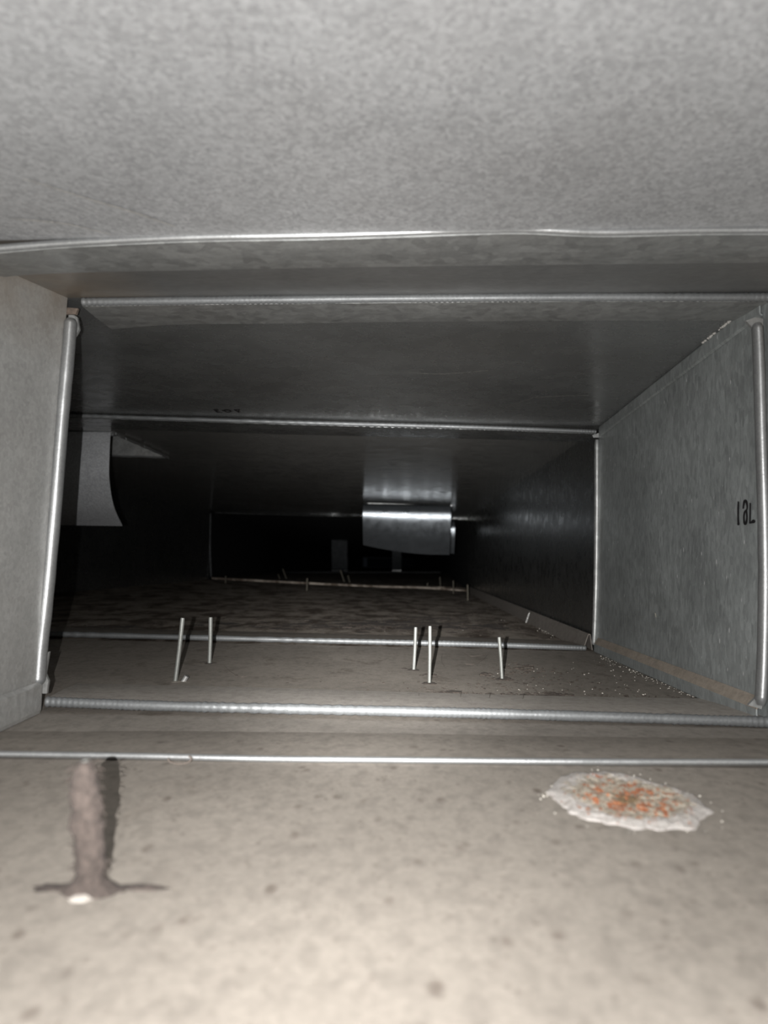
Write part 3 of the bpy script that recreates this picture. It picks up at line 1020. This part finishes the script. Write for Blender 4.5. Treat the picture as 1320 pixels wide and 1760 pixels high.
for cx, cy, sx, sy, n in ((885, 1148, 28, 6, 130), (735, 1160, 12, 3, 40), (700, 1152, 12, 3, 30), (765, 1191, 16, 2.5, 50), (950, 1196, 14, 4, 90), (870, 1172, 20, 4, 70),
                          (820, 1180, 60, 6, 50), (910, 1166, 50, 14, 90), (200, 1130, 60, 16, 130), (880, 1196, 40, 3, 60), (560, 1170, 200, 14, 40), (1000, 1170, 60, 14, 60)):
    sp += cloud(cx, cy, sx, sy, n, 0.0005, 0.0018, fp[1], inB)
for cx, cy, sx, sy, n in ((890, 1147, 18, 3, 12), (768, 1191, 10, 1.5, 6), (950, 1196, 8, 2.5, 8), (872, 1170, 14, 3, 9), (735, 1160, 9, 2, 6), (706, 1153, 8, 1.5, 5), (835, 1160, 5, 2, 3), (880, 1196, 30, 1.5, 5)):
    sp += cloud(cx, cy, sx, sy, n, 0.0022, 0.0045, fp[1], inB)
for i in range(420):
    f = random.random()
    x, y = 140 + 1120 * f, 1178 + 8 * min(1, f * 4) + 19.5 * f - 2 + random.gauss(0, 1.3)
    if noise.noise(Vector((x / 40, 0, 5))) > -0.15:
        sp.append((hit(x, y - 3, fp[1]), random.uniform(0.0004, 0.0014)))
lumps('dirt_clumps', 'small dark dirt clumps around the near pins', 'dirt', sp, M['dirt'])
sp = []
for i in range(150):
    f = random.random()
    x = 1030 + 185 * f
    y = 1124 + 79 * f + abs(random.gauss(0, 5))
    sp.append((hit(x, y, fp[1]), random.uniform(0.0003, 0.0008)))
for i in range(70):
    sp.append((hit(random.uniform(840, 1120), random.uniform(1135, 1195), fp[1]), random.uniform(0.0003, 0.0008)))
for i in range(22):
    sp.append((hit(random.uniform(140, 800), random.uniform(1120, 1175), fp[1]), random.uniform(0.0003, 0.0007)))
for i in range(90):
    f = random.random()
    sp.append((hit(935 + 70 * f + random.gauss(0, 6) - 6, 1080 + 22 * f + abs(random.gauss(0, 3)), fp[2]), random.uniform(0.0005, 0.0011)))
for i in range(90):
    x, y = random.gauss(650, 160), random.uniform(1040, 1088)
    if inC(x, y):
        sp.append((hit(x, y, fp[2]), random.uniform(0.0005, 0.0011)))
lumps('pale_grit', 'pale grit specks scattered on the dusty floor', 'grit', sp, M['grit'], 0.8)

# fine fibres lying in the dust
bm = bmesh.new()


def fibre(pts, plane, r=0.00025, lift=0.0012):
    tube(bm, spline([hit(x, y, plane) + UP * lift for x, y in pts], 24), r, 4, cap=False)


fibre([(366, 1141), (380, 1142), (395, 1155), (412, 1165), (425, 1164)], fp[1])
fibre([(795, 1122), (808, 1129), (825, 1128), (838, 1126), (828, 1137), (815, 1143), (800, 1143)], fp[1])
fibre([(760, 1125), (759, 1138), (764, 1147)], fp[1])
fibre([(905, 1182), (918, 1186), (925, 1195)], fp[1])
fibre([(811, 1190), (820, 1196), (840, 1197), (865, 1197)], fp[1])
for i in range(26):
    x, y = random.uniform(160, 780), random.uniform(1040, 1086)
    if inC(x, y):
        fibre([(x, y), (x + random.uniform(-8, 8), y - random.uniform(0, 4)), (x + random.uniform(-20, 20), y + random.uniform(-3, 3))], fp[2], 0.0004, 0.003)
for x in (792, 842, 900, 720):
    fibre([(x, 1201), (x - 1, 1209), (x - 3, 1214)], fp[1], 0.0002, 0.005)
tag(obj('loose_fibres', bm, M['fibre']), 'fine dark fibres lying in the dust', 'fibres', kind='stuff')
bm = bmesh.new()
tube(bm, spline([at(x, y, Y0 - 0.012) for x, y in ((289, 1303), (292, 1309), (306, 1313), (322, 1311), (329, 1304), (324, 1299))], 24), 0.0005, 6)
tag(obj('fibre_loop', bm, M['fibre'], origin=at(308, 1312, Y0 - 0.012), smooth=True), 'small brown fibre loop hanging at the front edge of the nearest floor strip', 'fibre')
# two small pale flecks on the right wall
bm = bmesh.new()
P = [hit(x, y, wp[1]) + LT * 0.0012 for x, y in ((1127, 1053), (1129, 1054), (1130.5, 1061), (1128, 1060))]
bm.faces.new([bm.verts.new(p) for p in P])
obj('paint_fleck', bm, M['grit'], wall_right)
